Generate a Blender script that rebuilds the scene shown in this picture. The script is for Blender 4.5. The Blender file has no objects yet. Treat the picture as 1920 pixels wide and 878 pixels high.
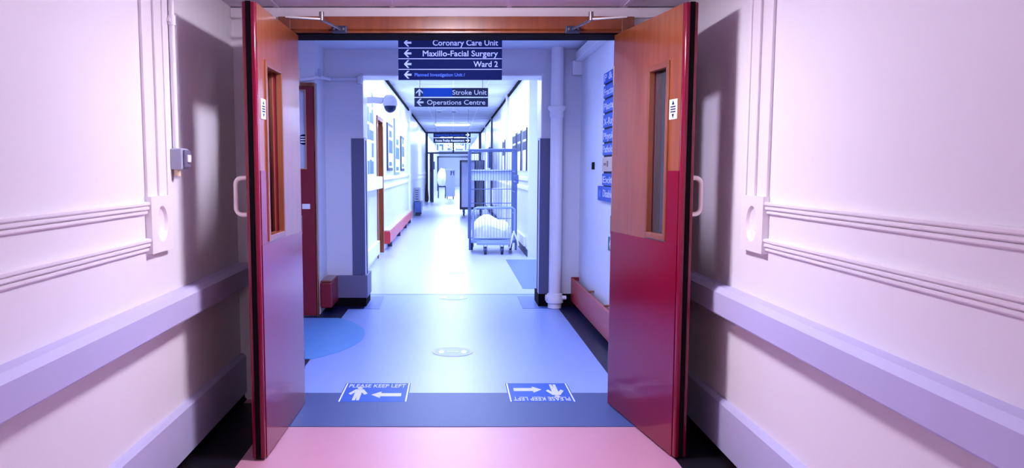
import bpy, bmesh, math, random
from mathutils import Vector, Matrix
random.seed(7)
C = bpy.context.scene.collection
PI = math.pi

# ------------------------------------------------------------------ materials
def mat(name, col, rough=.5, metal=0.0, var=0.0, scale=6.0, bump=0.0, coat=0.0, spec=.5, stretch=(1, 1, 1)):
    m = bpy.data.materials.new(name); m.use_nodes = True
    nt = m.node_tree; b = nt.nodes['Principled BSDF']
    b.inputs['Roughness'].default_value = rough
    b.inputs['Metallic'].default_value = metal
    b.inputs['Specular IOR Level'].default_value = spec
    b.inputs['Coat Weight'].default_value = coat
    b.inputs['Coat Roughness'].default_value = .12
    b.inputs['Base Color'].default_value = (*col, 1)
    if var or bump:
        tc = nt.nodes.new('ShaderNodeTexCoord'); mp = nt.nodes.new('ShaderNodeMapping')
        mp.inputs['Scale'].default_value = stretch
        nz = nt.nodes.new('ShaderNodeTexNoise'); nz.inputs['Scale'].default_value = scale
        nz.inputs['Detail'].default_value = 4
        nt.links.new(tc.outputs['Object'], mp.inputs['Vector']); nt.links.new(mp.outputs['Vector'], nz.inputs['Vector'])
        if var:
            mx = nt.nodes.new('ShaderNodeMix'); mx.data_type = 'RGBA'
            mx.inputs[6].default_value = (*[c * (1 - var) for c in col], 1)
            mx.inputs[7].default_value = (*[min(1, c * (1 + var)) for c in col], 1)
            nt.links.new(nz.outputs['Fac'], mx.inputs[0]); nt.links.new(mx.outputs[2], b.inputs['Base Color'])
        if bump:
            bp = nt.nodes.new('ShaderNodeBump'); bp.inputs['Strength'].default_value = bump
            bp.inputs['Distance'].default_value = .01
            nt.links.new(nz.outputs['Fac'], bp.inputs['Height']); nt.links.new(bp.outputs['Normal'], b.inputs['Normal'])
    return m

def emit(name, col, strength):
    m = bpy.data.materials.new(name); m.use_nodes = True; nt = m.node_tree
    nt.nodes.clear(); o = nt.nodes.new('ShaderNodeOutputMaterial'); e = nt.nodes.new('ShaderNodeEmission')
    e.inputs[0].default_value = (*col, 1); e.inputs[1].default_value = strength
    nt.links.new(e.outputs[0], o.inputs[0]); return m

def wood(name, c1, c2, rough=.38):
    m = mat(name, c1, rough, coat=.45); nt = m.node_tree; b = nt.nodes['Principled BSDF']
    tc = nt.nodes.new('ShaderNodeTexCoord'); mp = nt.nodes.new('ShaderNodeMapping')
    mp.inputs['Scale'].default_value = (9, 9, .7)
    nz = nt.nodes.new('ShaderNodeTexNoise'); nz.inputs['Scale'].default_value = 3; nz.inputs['Detail'].default_value = 6
    cr = nt.nodes.new('ShaderNodeValToRGB')
    cr.color_ramp.elements[0].position = .3; cr.color_ramp.elements[0].color = (*c1, 1)
    cr.color_ramp.elements[1].position = .75; cr.color_ramp.elements[1].color = (*c2, 1)
    nt.links.new(tc.outputs['Object'], mp.inputs[0]); nt.links.new(mp.outputs[0], nz.inputs[0])
    nt.links.new(nz.outputs['Fac'], cr.inputs[0]); nt.links.new(cr.outputs[0], b.inputs['Base Color'])
    return m

def glass_mat(name, tint, haze=0):
    m = bpy.data.materials.new(name); m.use_nodes = True; nt = m.node_tree; nt.nodes.clear()
    o = nt.nodes.new('ShaderNodeOutputMaterial'); t = nt.nodes.new('ShaderNodeBsdfTransparent'); g = nt.nodes.new('ShaderNodeBsdfGlossy')
    t.inputs[0].default_value = (*tint, 1); g.inputs['Roughness'].default_value = .03
    lw = nt.nodes.new('ShaderNodeFresnel'); lw.inputs[0].default_value = 1.45
    mx = nt.nodes.new('ShaderNodeMixShader')
    body = t
    if haze:
        df = nt.nodes.new('ShaderNodeBsdfDiffuse'); df.inputs[0].default_value = (.30, .30, .38, 1)
        body = nt.nodes.new('ShaderNodeMixShader'); body.inputs[0].default_value = haze
        nt.links.new(t.outputs[0], body.inputs[1]); nt.links.new(df.outputs[0], body.inputs[2])
    nt.links.new(lw.outputs[0], mx.inputs[0]); nt.links.new(body.outputs[0], mx.inputs[1]); nt.links.new(g.outputs[0], mx.inputs[2])
    nt.links.new(mx.outputs[0], o.inputs[0]); return m

M = {}
M['wall'] = mat('wall_paint_near', (.80, .77, .82), .55, var=.02, scale=2, bump=.05)
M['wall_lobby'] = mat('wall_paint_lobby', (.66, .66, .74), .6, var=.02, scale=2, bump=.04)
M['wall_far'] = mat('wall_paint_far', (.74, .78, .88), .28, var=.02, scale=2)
M['ceil'] = mat('ceiling_tile', (.78, .70, .86), .8, var=.03, scale=30, bump=.05)
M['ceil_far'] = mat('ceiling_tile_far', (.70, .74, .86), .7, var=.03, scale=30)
M['white'] = mat('white_paint', (.84, .82, .87), .4)
M['white_trim'] = mat('white_gloss_trim', (.84, .80, .84), .35)
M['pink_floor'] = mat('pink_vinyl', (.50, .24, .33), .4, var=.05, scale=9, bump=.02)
M['blue_floor'] = mat('pale_blue_vinyl', (.25, .35, .72), .36, var=.05, scale=9, bump=.015, spec=.35)
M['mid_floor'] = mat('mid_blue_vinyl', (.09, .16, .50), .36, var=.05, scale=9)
M['swing_floor'] = mat('sky_blue_vinyl', (.10, .30, .66), .34, var=.04, scale=9)
M['band_floor'] = mat('dark_blue_vinyl', (.045, .075, .235), .5, var=.05, scale=12, spec=.35)
M['far_floor'] = mat('white_vinyl', (.44, .49, .74), .30, var=.04, scale=7)
M['navy'] = mat('navy_border_vinyl', (.005, .008, .04), .4, var=.1, scale=12, spec=.2)
M['near_black'] = mat('black_border_vinyl', (.007, .006, .012), .45, var=.1, scale=12, spec=.25)
M['rail'] = mat('lavender_rail', (.52, .50, .76), .45, var=.03, scale=5)
M['board'] = mat('lavender_board', (.50, .49, .72), .5, var=.03, scale=5)
M['guard'] = mat('slate_blue_guard', (.085, .095, .20), .45)
M['plinth'] = mat('grey_violet_plinth', (.14, .13, .23), .5)
M['red'] = mat('red_paint', (.19, .002, .022), .16, var=.06, scale=4, spec=.45)
M['red_dark'] = mat('dark_red_paint', (.22, .006, .02), .35, var=.06, scale=4)
M['red_trunk'] = mat('red_trunking', (.50, .03, .04), .35, var=.08, scale=5)
M['black'] = mat('black_rubber', (.006, .004, .006), .8, spec=.05)
M['wood'] = wood('orange_wood', (.20, .045, .012), (.31, .085, .019), .3)
M['wood_dark'] = wood('brown_wood', (.17, .045, .02), (.25, .07, .025))
M['wood_pale'] = wood('pale_wood_edge', (.55, .25, .12), (.62, .3, .15))
M['chrome'] = mat('brushed_steel', (.30, .27, .28), .42, 1.0)
M['wire'] = mat('galvanised_wire', (.09, .13, .30), .35, .4)
M['wire_pale'] = mat('pale_wire', (.26, .34, .62), .4, .2)
M['wire_dark'] = mat('dark_frame_metal', (.03, .04, .10), .4, .3)
M['handle'] = mat('cream_nylon', (.85, .74, .72), .4)
M['sign'] = mat('navy_sign', (.003, .008, .065), .5, spec=.08)
M['sign_blue'] = mat('bright_blue_sign', (.015, .09, .48), .5, spec=.2)
M['sign_grey'] = mat('charcoal_sign', (.03, .037, .09), .5, spec=.15)
M['letter'] = mat('sign_lettering', (.62, .66, .92), .5)
M['letter_w'] = mat('white_lettering', (.9, .92, .96), .5)
M['letter_b'] = mat('blue_lettering', (.10, .2, .75), .5)
M['tan'] = mat('tan_paper', (.62, .48, .36), .6)
M['green'] = mat('exit_green', (.008, .10, .09), .5)
M['grey_box'] = mat('grey_plastic', (.36, .38, .52), .45)
M['grey_panel'] = mat('grey_lavender_panel', (.55, .58, .82), .5)
M['paper'] = mat('white_paper', (.82, .84, .9), .6)
M['blue_print'] = mat('blue_print', (.06, .14, .42), .5)
M['linen'] = mat('white_linen', (.88, .89, .93), .8, bump=.5, scale=14)
M['cloth_dark'] = mat('dark_brown_cloth', (.05, .02, .04), .9, bump=.4, scale=20)
M['dome'] = mat('smoked_dome', (.005, .02, .09), .08)
M['glass'] = glass_mat('clear_glass', (.93, .95, .98))
M['glass_dark'] = glass_mat('smoky_wired_glass', (.88, .88, .95), haze=.16)
M['lamp_near'] = emit('warm_lamp', (.96, .87, 1.03), 94)
M['lamp_rear_fill'] = emit('warm_rear_fill', (1.0, .86, 1.0), 16)  # for the fill lamp added behind the camera
M['lamp_lobby_fill'] = emit('blue_lobby_fill', (.42, .50, 1.0), 24)  # for the unseen lamp added to light the lobby
M['lamp_end_fill'] = emit('strong_cold_fill', (.6, .74, 1.0), 34)  # for lamps added to brighten the end of the corridor
M['lamp_far'] = emit('cold_lamp', (.56, .68, 1.0), 29)

# ------------------------------------------------------------------ mesh helpers
class B:
    def __init__(self): self.bm = bmesh.new()
    def box(self, x0, x1, y0, y1, z0, z1, bev=0, seg=2):
        t = bmesh.new()
        r = bmesh.ops.create_cube(t, size=1)
        for v in t.verts:
            v.co = Vector((x0 + (v.co.x + .5) * (x1 - x0), y0 + (v.co.y + .5) * (y1 - y0), z0 + (v.co.z + .5) * (z1 - z0)))
        if bev: bmesh.ops.bevel(t, geom=t.edges[:], offset=bev, segments=seg, affect='EDGES', profile=.5)
        return self.merge(t)
    def merge(self, t, mtx=None):
        me = bpy.data.meshes.new('tmp'); bmesh.ops.recalc_face_normals(t, faces=t.faces[:]); t.to_mesh(me); t.free()
        if mtx: me.transform(mtx)
        self.bm.from_mesh(me); bpy.data.meshes.remove(me); return self
    def prism(self, pts, axis, a0, a1, bev=0):
        # pts: 2-D outline; axis: 'x' -> (y,z) outline, 'y' -> (x,z), 'z' -> (x,y)
        def P(p, a): return {'x': (a, p[0], p[1]), 'y': (p[0], a, p[1]), 'z': (p[0], p[1], a)}[axis]
        t = bmesh.new()
        va = [t.verts.new(P(p, a0)) for p in pts]; vb = [t.verts.new(P(p, a1)) for p in pts]
        t.faces.new(va); t.faces.new(vb[::-1]); n = len(pts)
        for i in range(n): t.faces.new((va[i], va[(i + 1) % n], vb[(i + 1) % n], vb[i]))
        if bev: bmesh.ops.bevel(t, geom=t.edges[:], offset=bev, segments=2, affect='EDGES', profile=.5)
        return self.merge(t)
    def cyl(self, p0, p1, r, r2=None, n=16):
        p0, p1 = Vector(p0), Vector(p1); d = p1 - p0; t = bmesh.new()
        bmesh.ops.create_cone(t, cap_ends=True, segments=n, radius1=r, radius2=r if r2 is None else r2, depth=d.length)
        q = d.to_track_quat('Z', 'Y').to_matrix().to_4x4()
        return self.merge(t, Matrix.Translation((p0 + p1) / 2) @ q)
    def tube(self, pts, r, n=10):
        pts = [Vector(p) for p in pts]; t = bmesh.new(); rings = []; up = None
        for i, p in enumerate(pts):
            d = (pts[min(i + 1, len(pts) - 1)] - pts[max(i - 1, 0)]).normalized()
            if up is None: up = d.orthogonal().normalized()
            up = (up - d * up.dot(d)).normalized(); s = d.cross(up)
            rings.append([t.verts.new(p + r * (math.cos(2 * PI * k / n) * up + math.sin(2 * PI * k / n) * s)) for k in range(n)])
        for a, b in zip(rings, rings[1:]):
            for k in range(n): t.faces.new((a[k], a[(k + 1) % n], b[(k + 1) % n], b[k]))
        t.faces.new(rings[0]); t.faces.new(rings[-1][::-1])
        return self.merge(t)
    def sphere(self, c, r, sc=(1, 1, 1), u=20, v=12):
        t = bmesh.new(); bmesh.ops.create_uvsphere(t, u_segments=u, v_segments=v, radius=r)
        return self.merge(t, Matrix.Translation(c) @ Matrix.Diagonal((*sc, 1)))
    def lathe(self, prof, c, n=28):
        t = bmesh.new(); rings = []
        for r, z in prof: rings.append([t.verts.new((c[0] + r * math.cos(2 * PI * k / n), c[1] + r * math.sin(2 * PI * k / n), c[2] + z)) for k in range(n)])
        for a, b in zip(rings, rings[1:]):
            for k in range(n): t.faces.new((a[k], a[(k + 1) % n], b[(k + 1) % n], b[k]))
        t.faces.new(rings[0][::-1]); t.faces.new(rings[-1])
        return self.merge(t)

WL = {}
def wloc(o): return WL.get(o.name, Vector((0, 0, 0)))
def obj(name, b, m, parent=None, local=False, smooth=False):
    me = bpy.data.meshes.new(name); b.bm.to_mesh(me); b.bm.free()
    o = bpy.data.objects.new(name, me); C.objects.link(o); me.materials.append(m)
    if smooth:
        for p in me.polygons: p.use_smooth = True
        md = o.modifiers.new('edges', 'EDGE_SPLIT'); md.split_angle = math.radians(40)
    if parent:
        o.parent = parent
        if not local: me.transform(Matrix.Translation(-wloc(parent)))
        WL[o.name] = wloc(parent).copy()
    return o
def meta(o, label=None, cat=None, group=None, kind=None):
    if label: o['label'] = label
    if cat: o['category'] = cat
    if group: o['group'] = group
    if kind: o['kind'] = kind
    return o
def thing(name, label, cat, loc=(0, 0, 0), rz=0, group=None, kind=None):
    o = bpy.data.objects.new(name, None); C.objects.link(o); o.location = loc; o.rotation_euler.z = rz
    o.empty_display_size = .1; WL[o.name] = Vector(loc); return meta(o, label, cat, group, kind)
def single(name, b, m, label, cat, group=None, kind=None, smooth=False):
    # one-mesh thing whose origin sits at the middle of its base
    o = obj(name, b, m, None, smooth=smooth); vs = [v.co for v in o.data.vertices]
    c = Vector(((min(v.x for v in vs) + max(v.x for v in vs)) / 2, (min(v.y for v in vs) + max(v.y for v in vs)) / 2, min(v.z for v in vs)))
    o.data.transform(Matrix.Translation(-c)); o.location = c; WL[o.name] = c
    return meta(o, label, cat, group, kind)
def struct(name, b, m, label, cat, smooth=False): return single(name, b, m, label, cat, kind='structure', smooth=smooth)
def group_box(items):
    b = B()
    for it in items: b.box(*it)
    return b
def copy_tree(o, parent=None):
    c = o.copy(); C.objects.link(c)
    if parent: c.parent = parent
    for ch in list(o.children): copy_tree(ch, c)
    return c

def text_bm(rows, depth, frame):
    # rows: (string, a0, a1, baseline, cap height); frame(a, b, d) -> world point, a along the reading direction
    bb = B()
    for s, a0, a1, base, cap in rows:
        cu = bpy.data.curves.new('txt', 'FONT'); cu.body = s; cu.size = 1; cu.bevel_depth = .011; cu.bevel_resolution = 0; cu.resolution_u = 3; cu.extrude = .5
        to = bpy.data.objects.new('txt', cu); C.objects.link(to)
        dg = bpy.context.evaluated_depsgraph_get(); dg.update()
        me = bpy.data.meshes.new_from_object(to.evaluated_get(dg))
        bpy.data.objects.remove(to); bpy.data.curves.remove(cu)
        xs = [v.co.x for v in me.vertices]; x0, x1 = min(xs), max(xs)
        for v in me.vertices:
            v.co = Vector(frame(a0 + (v.co.x - x0) / (x1 - x0) * (a1 - a0), base + v.co.y * cap / .69, (v.co.z + .5) * depth))
        bb.bm.from_mesh(me); bpy.data.meshes.remove(me)
    bmesh.ops.recalc_face_normals(bb.bm, faces=bb.bm.faces[:])
    return bb
def poly_bm(polys, depth, frame):
    bb = B()
    for p in polys:
        t = bmesh.new(); n = len(p)
        va = [t.verts.new(frame(a, b, 0)) for a, b in p]; vb = [t.verts.new(frame(a, b, depth)) for a, b in p]
        t.faces.new(va); t.faces.new(vb[::-1])
        for i in range(n): t.faces.new((va[i], va[(i + 1) % n], vb[(i + 1) % n], vb[i]))
        bb.merge(t)
    return bb
def arrow_poly(cx, cy, s, kind='left'):
    # chunky way-finding arrow
    p = [(-.5, 0), (-.02, .5), (.22, .5), (-.12, .13), (.5, .13), (.5, -.13), (-.12, -.13), (.22, -.5), (-.02, -.5)]
    r = {'left': 0, 'up': -PI / 2, 'right': PI}[kind]
    return [(cx + s * (x * math.cos(r) - y * math.sin(r)), cy + s * (x * math.sin(r) + y * math.cos(r))) for x, y in p]
def front(Y): return lambda a, b, d: (a, Y - d, b)                      # faces the camera
def onright(X): return lambda a, b, d: (X - d, a, b)                    # on the right-hand wall (a is world y, mirrored by caller)

# ------------------------------------------------------------------ the setting: near corridor
XL, XR, YD = -1.20, 1.23, 4.38
CN = 2.172
struct('wall_left', group_box([(XL - .12, XL, -2.5, YD, 0, CN)]), M['wall'], 'white painted left wall of the near corridor', 'wall')
struct('wall_right', group_box([(XR, XR + .12, -2.5, YD, 0, CN)]), M['wall'], 'white painted right wall of the near corridor', 'wall')
struct('wall_back', group_box([(XL - .12, XR + .12, -2.62, -2.5, 0, CN)]), M['wall'], 'white wall closing the near corridor behind the camera', 'wall')
struct('wall_front', group_box([(-2.5, -.935, YD, 4.5, 0, 2.41), (.965, XR + .12, YD, 4.5, 0, 2.41), (-.935, .965, YD, 4.5, 2.112, 2.41)]),
       M['wall'], 'white wall around the double doorway', 'wall')
struct('ceiling', group_box([(XL - .12, XR + .12, -2.5, YD, CN, CN + .05)]), M['ceil'], 'lavender tiled ceiling of the near corridor', 'ceiling')
b = B()
for x in (-.95, -.33, .30, .92): b.box(x - .012, x + .012, -2.5, YD, CN - .006, CN)
for y in [YD - .35 - .62 * k for k in range(11)]: b.box(XL, XR, y - .012, y + .012, CN - .005, CN)
struct('ceiling_grid', b, M['ceil'], 'tile joint bars on the near corridor ceiling', 'ceiling grid')
struct('trim', group_box([(XL, XR, 4.335, YD, 2.113, 2.166, .006)]), M['white_trim'], 'white strip between wooden door head and ceiling', 'trim')
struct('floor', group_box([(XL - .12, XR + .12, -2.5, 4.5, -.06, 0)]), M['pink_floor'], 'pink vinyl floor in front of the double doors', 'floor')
for s, x0, x1 in (('left', XL, -.955), ('right', 1.0, XR)):
    struct('floor_border', group_box([(x0, x1, -2.5, 4.3, 0, .002)]), M['near_black'], 'black floor border along the near %s wall' % s, 'floor border')
struct('floor_band', group_box([(-.955, 1.0, 3.895, 4.5, 0, .003)]), M['band_floor'], 'dark blue floor band under the double doors', 'floor band')
for s, x0, sg in (('left', XL, 1), ('right', XR, -1)):
    # coved black foot, kick board, crash rail
    struct('skirting', B().prism([(x0, 0), (x0 + sg * .028, 0), (x0 + sg * .018, .012), (x0 + sg * .012, .05), (x0, .05)], 'y', -2.5, YD),
           M['black'], 'black coved skirting at the foot of the near %s wall' % s, 'skirting')
    struct('baseboard_' + s, B().prism([(x0, .045), (x0 + sg * .03, .045), (x0 + sg * .03, .252), (x0 + sg * .016, .268), (x0, .268)], 'y', -2.5, YD - .002),
           M['board'], 'lavender kick board along the near %s wall' % s, 'kick board')
    w = .075
    single('crash_rail', B().prism([(x0, .665), (x0 + sg * (w - .004), .665), (x0 + sg * w, .672), (x0 + sg * w, .764), (x0 + sg * (w - .024), .784), (x0, .784)], 'y', -2.5, YD - .003),
           M['rail'], 'long lavender crash rail on the near %s wall' % s, 'crash rail')
    # fluted dado mouldings, each a trim strip
    def flute(z0, z1):
        p = [(x0, z0)]; n = 3; h = (z1 - z0) / n
        for i in range(n):
            a = z0 + i * h
            d = (.012, .018, .022)[i] if True else 0
            p += [(x0 + sg * (d - .004), a + .001), (x0 + sg * d, a + h * .3), (x0 + sg * d, a + h * .75), (x0 + sg * (d - .006), a + h * .97)]
        p.append((x0, z1)); return p
    ye = 3.07
    struct('trim', B().prism(flute(1.125, 1.175), 'y', -2.5, ye), M['white_trim'], 'upper fluted dado moulding on the near %s wall' % s, 'moulding')
    struct('trim', B().prism(flute(.980, 1.032), 'y', -2.5, ye), M['white_trim'], 'lower fluted dado moulding on the near %s wall' % s, 'moulding')
    b = B()
    for a0, a1, d in ((3.075, 3.10, .013), (3.10, 3.19, .007), (3.205, 3.225, .011), (3.225, 3.30, .006), (3.305, 3.325, .009)):
        b.box(min(x0, x0 + sg * d), max(x0, x0 + sg * d), a0, a1, 1.192, CN, .003)
    struct('trim', b, M['white_trim'], 'vertical fluted pilaster moulding on the near %s wall' % s, 'moulding')
    # corner block with an oval hollow
    t = bmesh.new(); cy, cz, ry, rz = 3.185, 1.082, .058, .072; n = 40; xf = x0 + sg * .026
    ring = lambda k, d, f: t.verts.new((d, cy + ry * f * math.cos(2 * PI * k / n), cz + rz * f * math.sin(2 * PI * k / n)))
    sq = []
    for k in range(n):
        c_, s_ = math.cos(2 * PI * k / n), math.sin(2 * PI * k / n); q = 1 / max(abs(c_), abs(s_))
        sq.append((cy + .115 * c_ * q, cz + .112 * s_ * q))
    R0 = [t.verts.new((x0, y, z)) for y, z in sq]; R1 = [t.verts.new((xf, y, z)) for y, z in sq]
    R2 = [ring(k, xf, 1) for k in range(n)]; R3 = [ring(k, xf - sg * .012, .86) for k in range(n)]; R4 = [ring(k, xf - sg * .02, .5) for k in range(n)]
    for a, c_ in ((R0, R1), (R1, R2), (R2, R3), (R3, R4)):
        for k in range(n): t.faces.new((a[k], a[(k + 1) % n], c_[(k + 1) % n], c_[k]))
    t.faces.new(R4); t.faces.new(R0[::-1])
    struct('trim', B().merge(t), M['white_trim'], 'square corner block with oval hollow on the near %s wall' % s, 'moulding')

# conduit and switch on the left wall
t = thing('cable_conduit', 'white vertical cable conduit running down the near left wall', 'conduit', (XL + .012, 3.40, 1.39))
obj('pipe', B().cyl((XL + .013, 3.40, 1.385), (XL + .013, 3.40, CN), .0125), M['white'], t, smooth=True)
obj('coupling', B().cyl((XL + .013, 3.40, 1.905), (XL + .013, 3.40, 1.945), .0175), M['white_trim'], t, smooth=True)
obj('clip', B().box(XL, XL + .014, 3.375, 3.425, 1.918, 1.932, .002), M['white_trim'], t)
t = thing('switch_box', 'grey switch box at the foot of the white conduit', 'switch', (XL, 3.405, 1.29))
obj('housing', B().box(XL, XL + .05, 3.365, 3.455, 1.30, 1.39, .006), M['grey_box'], t)
obj('front_cover', B().box(XL + .05, XL + .062, 3.375, 3.445, 1.307, 1.383, .005), M['plinth'], t)
obj('rocker', B().box(XL + .06, XL + .07, 3.39, 3.43, 1.33, 1.362, .004), M['white'], t)
obj('lower_gland', B().cyl((XL + .022, 3.385, 1.272), (XL + .022, 3.385, 1.30), .014), M['tan'], t, smooth=True)
single('notice_board', B().box(XL, XL + .015, 1.75, 2.088, 1.58, 1.76, .003), M['paper'], 'white notice edge at the left border of the photo', 'notice')

# ------------------------------------------------------------------ double doorway
t = thing('door_frame', 'orange wooden frame around the open double doors', 'door frame', (0, 4.4, 0), kind='structure')
obj('jamb', B().box(-.935, -.868, 4.30, 4.5, 0, 2.112, .004), M['wood_dark'], t)
obj('jamb', B().box(.898, .965, 4.30, 4.5, 0, 2.112, .004), M['wood_dark'], t)
obj('head', B().prism([(4.30, 2.047), (4.308, 2.041), (4.30, 2.035), (4.30, 2.026), (4.5, 2.026), (4.5, 2.112), (4.30, 2.112)], 'x', -.868, .898), M['wood'], t)
obj('shade_strip', B().box(-.868, .898, 4.303, 4.5, 2.018, 2.027, .002), M['black'], t)  # black strip standing in for the shade under the door head

def door_leaf(n, hinge, free, label, side):
    hx, hy = hinge; dx, dy = free[0] - hx, free[1] - hy
    L = math.hypot(dx, dy); T = .056; Hh = 2.012; z0 = .008
    t = thing('door_%d' % n, label, 'door', (hx, hy, 0), math.atan2(dy, dx), kind='structure')
    sg = 1 if side == 'left' else -1              # local +y points into the corridor for the left leaf
    def Y(a, c): return (min(sg * a, sg * c), max(sg * a, sg * c))
    pa, pb, pz0, pz1 = (.42 if side == 'left' else .488), (.70 if side == 'left' else .687), .995, 1.765
    def holed(x0, x1, za, zb, y0, y1, bev=0):
        bb = B(); q = Y(y0, y1)
        bb.box(x0, pa, *q, za, zb, bev); bb.box(pb, x1, *q, za, zb, bev)
        if za < pz0: bb.box(pa, pb, *q, za, pz0)
        if zb > pz1: bb.box(pa, pb, *q, pz1, zb)
        return bb
    obj('leaf', holed(0, L - .026, z0, Hh, -T + .002, -.003), M['red_dark'], t, local=True)
    q = Y(-T, 0)
    obj('edge_lipping', B().box(L - .028, L + .006, *q, z0, Hh, .007, 3), M['red'], t, local=True, smooth=True)
    obj('intumescent_seal', B().box(L + .004, L + .0075, *Y(-.040, -.017), z0, Hh), M['black'], t, local=True)
    obj('veneer', holed(0.002, L - .026, .966, Hh - .001, -.003, 0), M['wood'], t, local=True)
    obj('back_veneer', holed(0.002, L - .026, z0, Hh - .001, -T, -T + .002), M['wood_dark'], t, local=True)
    obj('kick_plate', B().box(.004, L - .026, *Y(-.003, .0025), z0, .967, .001), M['red'], t, local=True)
    obj('finger_plate', B().box(pb + .022, L - .026, *Y(0, .0025), .967, 1.295, .001), M['red'], t, local=True)
    bb = B(); w = .022
    for (x0, x1, za, zb) in ((pa - w, pa + .006, pz0 - w, pz1 + w), (pb - .006, pb + w, pz0 - w, pz1 + w), (pa, pb, pz0 - w, pz0 + .006), (pa, pb, pz1 - .006, pz1 + w)):
        bb.box(x0, x1, *Y(-.022, .008), za, zb, .004)
        bb.box(x0, x1, *Y(-T - .006, -T + .02), za, zb, .004)
    obj('glazing_bead', bb, M['wood_pale'] if False else M['wood_dark'], t, local=True)
    obj('vision_panel', B().box(pa, pb, *(Y(-.045, -.039) if side == 'left' else Y(-.034, -.028)), pz0, pz1), M['glass'] if side == 'left' else M['glass_dark'], t, local=True)
    # D pull handle on the far face
    hxl = L - .045; za, zb = 1.09, 1.275; o = -T - .002; pts = []
    pts.append((hxl, sg * o, zb - .012))
    for k in range(7):
        a = k / 6 * PI / 2; pts.append((hxl, sg * (o - .028 - .028 * math.sin(a)), zb - .012 - .028 * (1 - math.cos(a))))
    for k in range(7):
        a = k / 6 * PI / 2; pts.append((hxl, sg * (o - .028 - .028 * math.cos(a)), za + .012 + .028 * (1 - math.sin(a))))
    pts.append((hxl, sg * o, za + .012))
    obj('pull_handle', B().tube(pts, .0105, 12), M['handle'], t, local=True, smooth=True)
    # small door notice with two arrows
    nx0, nx1, nz0, nz1 = L - .137, L - .057, 1.522, 1.61
    nt_ = obj('door_notice', B().box(nx0, nx1, *Y(0, .003), nz0, nz1, .0008), M['paper'], t, local=True)
    nt_['label'] = 'small white notice with two arrowheads'
    mx = (nx0 + nx1) / 2; mz = (nz0 + nz1) / 2
    fr = lambda a, b_, d: (a, sg * (.003 + d), b_)
    pl = [[(mx - .013, mz + .020), (mx + .013, mz + .020), (mx, mz + .040)], [(mx - .013, mz - .020), (mx + .013, mz - .020), (mx, mz - .040)]]
    for k in (-1, 0, 1): pl.append([(mx - .026, mz + k * .011 - .003), (mx + .026, mz + k * .011 - .003), (mx + .026, mz + k * .011 + .003), (mx - .026, mz + k * .011 + .003)])
    mk = obj('marking', poly_bm(pl, .0008, fr), M['sign'], nt_, local=True)
    for zz in (.25, 1.0, 1.8):
        obj('hinge', B().cyl((-.004, sg * -.004, zz - .05), (-.004, sg * -.004, zz + .05), .007), M['chrome'], t, local=True, smooth=True)
    return t
door_leaf(1, (-.826, 4.288), (-.843, 3.432), 'left open leaf of the red and wooden double doors', 'left')
door_leaf(2, (.858, 4.288), (.992, 3.445), 'right open leaf of the red and wooden double doors', 'right')
# overhead closer arms (from leaf top to door head)
for s, sg, xo in (('left', -1, 0), ('right', 1, .03)):
    X = lambda x: sg * x + xo
    t = thing('door_closer', 'steel door closer arm above the %s door leaf' % s, 'door closer', (X(.63), 4.28, 2.03))
    obj('main_arm', B().prism([(X(.83), 3.99), (X(.82), 4.02), (X(.665), 4.068), (X(.655), 4.05)], 'z', 2.048, 2.056), M['chrome'], t)
    obj('elbow', B().cyl((X(.662), 4.057, 2.045), (X(.662), 4.057, 2.088), .012), M['chrome'], t, smooth=True)
    obj('forearm', B().tube([(X(.662), 4.057, 2.048), (X(.615), 4.20, 2.042), (X(.60), 4.27, 2.04)], .007), M['chrome'], t, smooth=True)
    bk = obj('bracket', B().box(*sorted((X(.565), X(.645))), 4.268, 4.30, 2.022, 2.058, .004), M['wire_dark'], t)
    for q_ in (.58, .63): obj('screw', B().cyl((X(q_), 4.262, 2.04), (X(q_), 4.27, 2.04), .006), M['chrome'], bk, smooth=True)

# ------------------------------------------------------------------ lobby
LC = 2.41; YB = 7.45
struct('floor', group_box([(-2.5, 1.35, 4.5, 8.17, -.06, 0)]), M['blue_floor'], 'pale blue glossy vinyl floor of the lobby', 'floor')
struct('floor_border', group_box([(.987, 1.19, 4.5, YB, 0, .002)]), M['navy'], 'navy floor border along the right lobby wall', 'floor border')
struct('floor_border', B().prism([(-2.4, 4.5), (-.983, 4.5), (-.983, 7.29), (-.84, 7.29), (-.84, YB), (-1.2, YB), (-1.2, 6.92), (-2.4, 6.92)], 'z', 0, .002), M['navy'], 'navy floor border at the left of the lobby', 'floor border')
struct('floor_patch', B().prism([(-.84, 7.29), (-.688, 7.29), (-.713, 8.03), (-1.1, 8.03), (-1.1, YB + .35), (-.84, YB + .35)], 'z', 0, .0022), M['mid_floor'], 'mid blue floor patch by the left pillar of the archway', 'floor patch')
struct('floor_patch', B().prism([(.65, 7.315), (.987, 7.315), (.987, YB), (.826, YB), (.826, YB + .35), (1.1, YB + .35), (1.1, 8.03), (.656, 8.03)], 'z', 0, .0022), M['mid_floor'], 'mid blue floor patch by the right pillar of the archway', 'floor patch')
arc = [(-2.3, 6.83)]
cx_, cy_, r_ = -1.80, 6.06, 1.105
a0 = math.asin((6.83 - cy_) / r_)
for k in range(41):
    a = a0 - k / 40 * (a0 + math.asin((cy_ - 5.33) / r_)); arc.append((cx_ + r_ * math.cos(a), cy_ + r_ * math.sin(a)))
arc += [(-2.3, 5.33)]
single('door_swing_marking', B().prism(arc, 'z', 0, .0035), M['swing_floor'], 'sky blue rounded door swing area on the lobby floor', 'floor marking')
struct('wall_right', group_box([(1.19, 1.31, 4.5, YB + .35, 0, LC)]), mat('wall_lobby_right_lightened', (.82, .83, .92), .5, var=.02, scale=2), 'pale wall on the right of the lobby behind the blue signs', 'wall')  # lobby paint lightened here to mimic extra light on this wall
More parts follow.
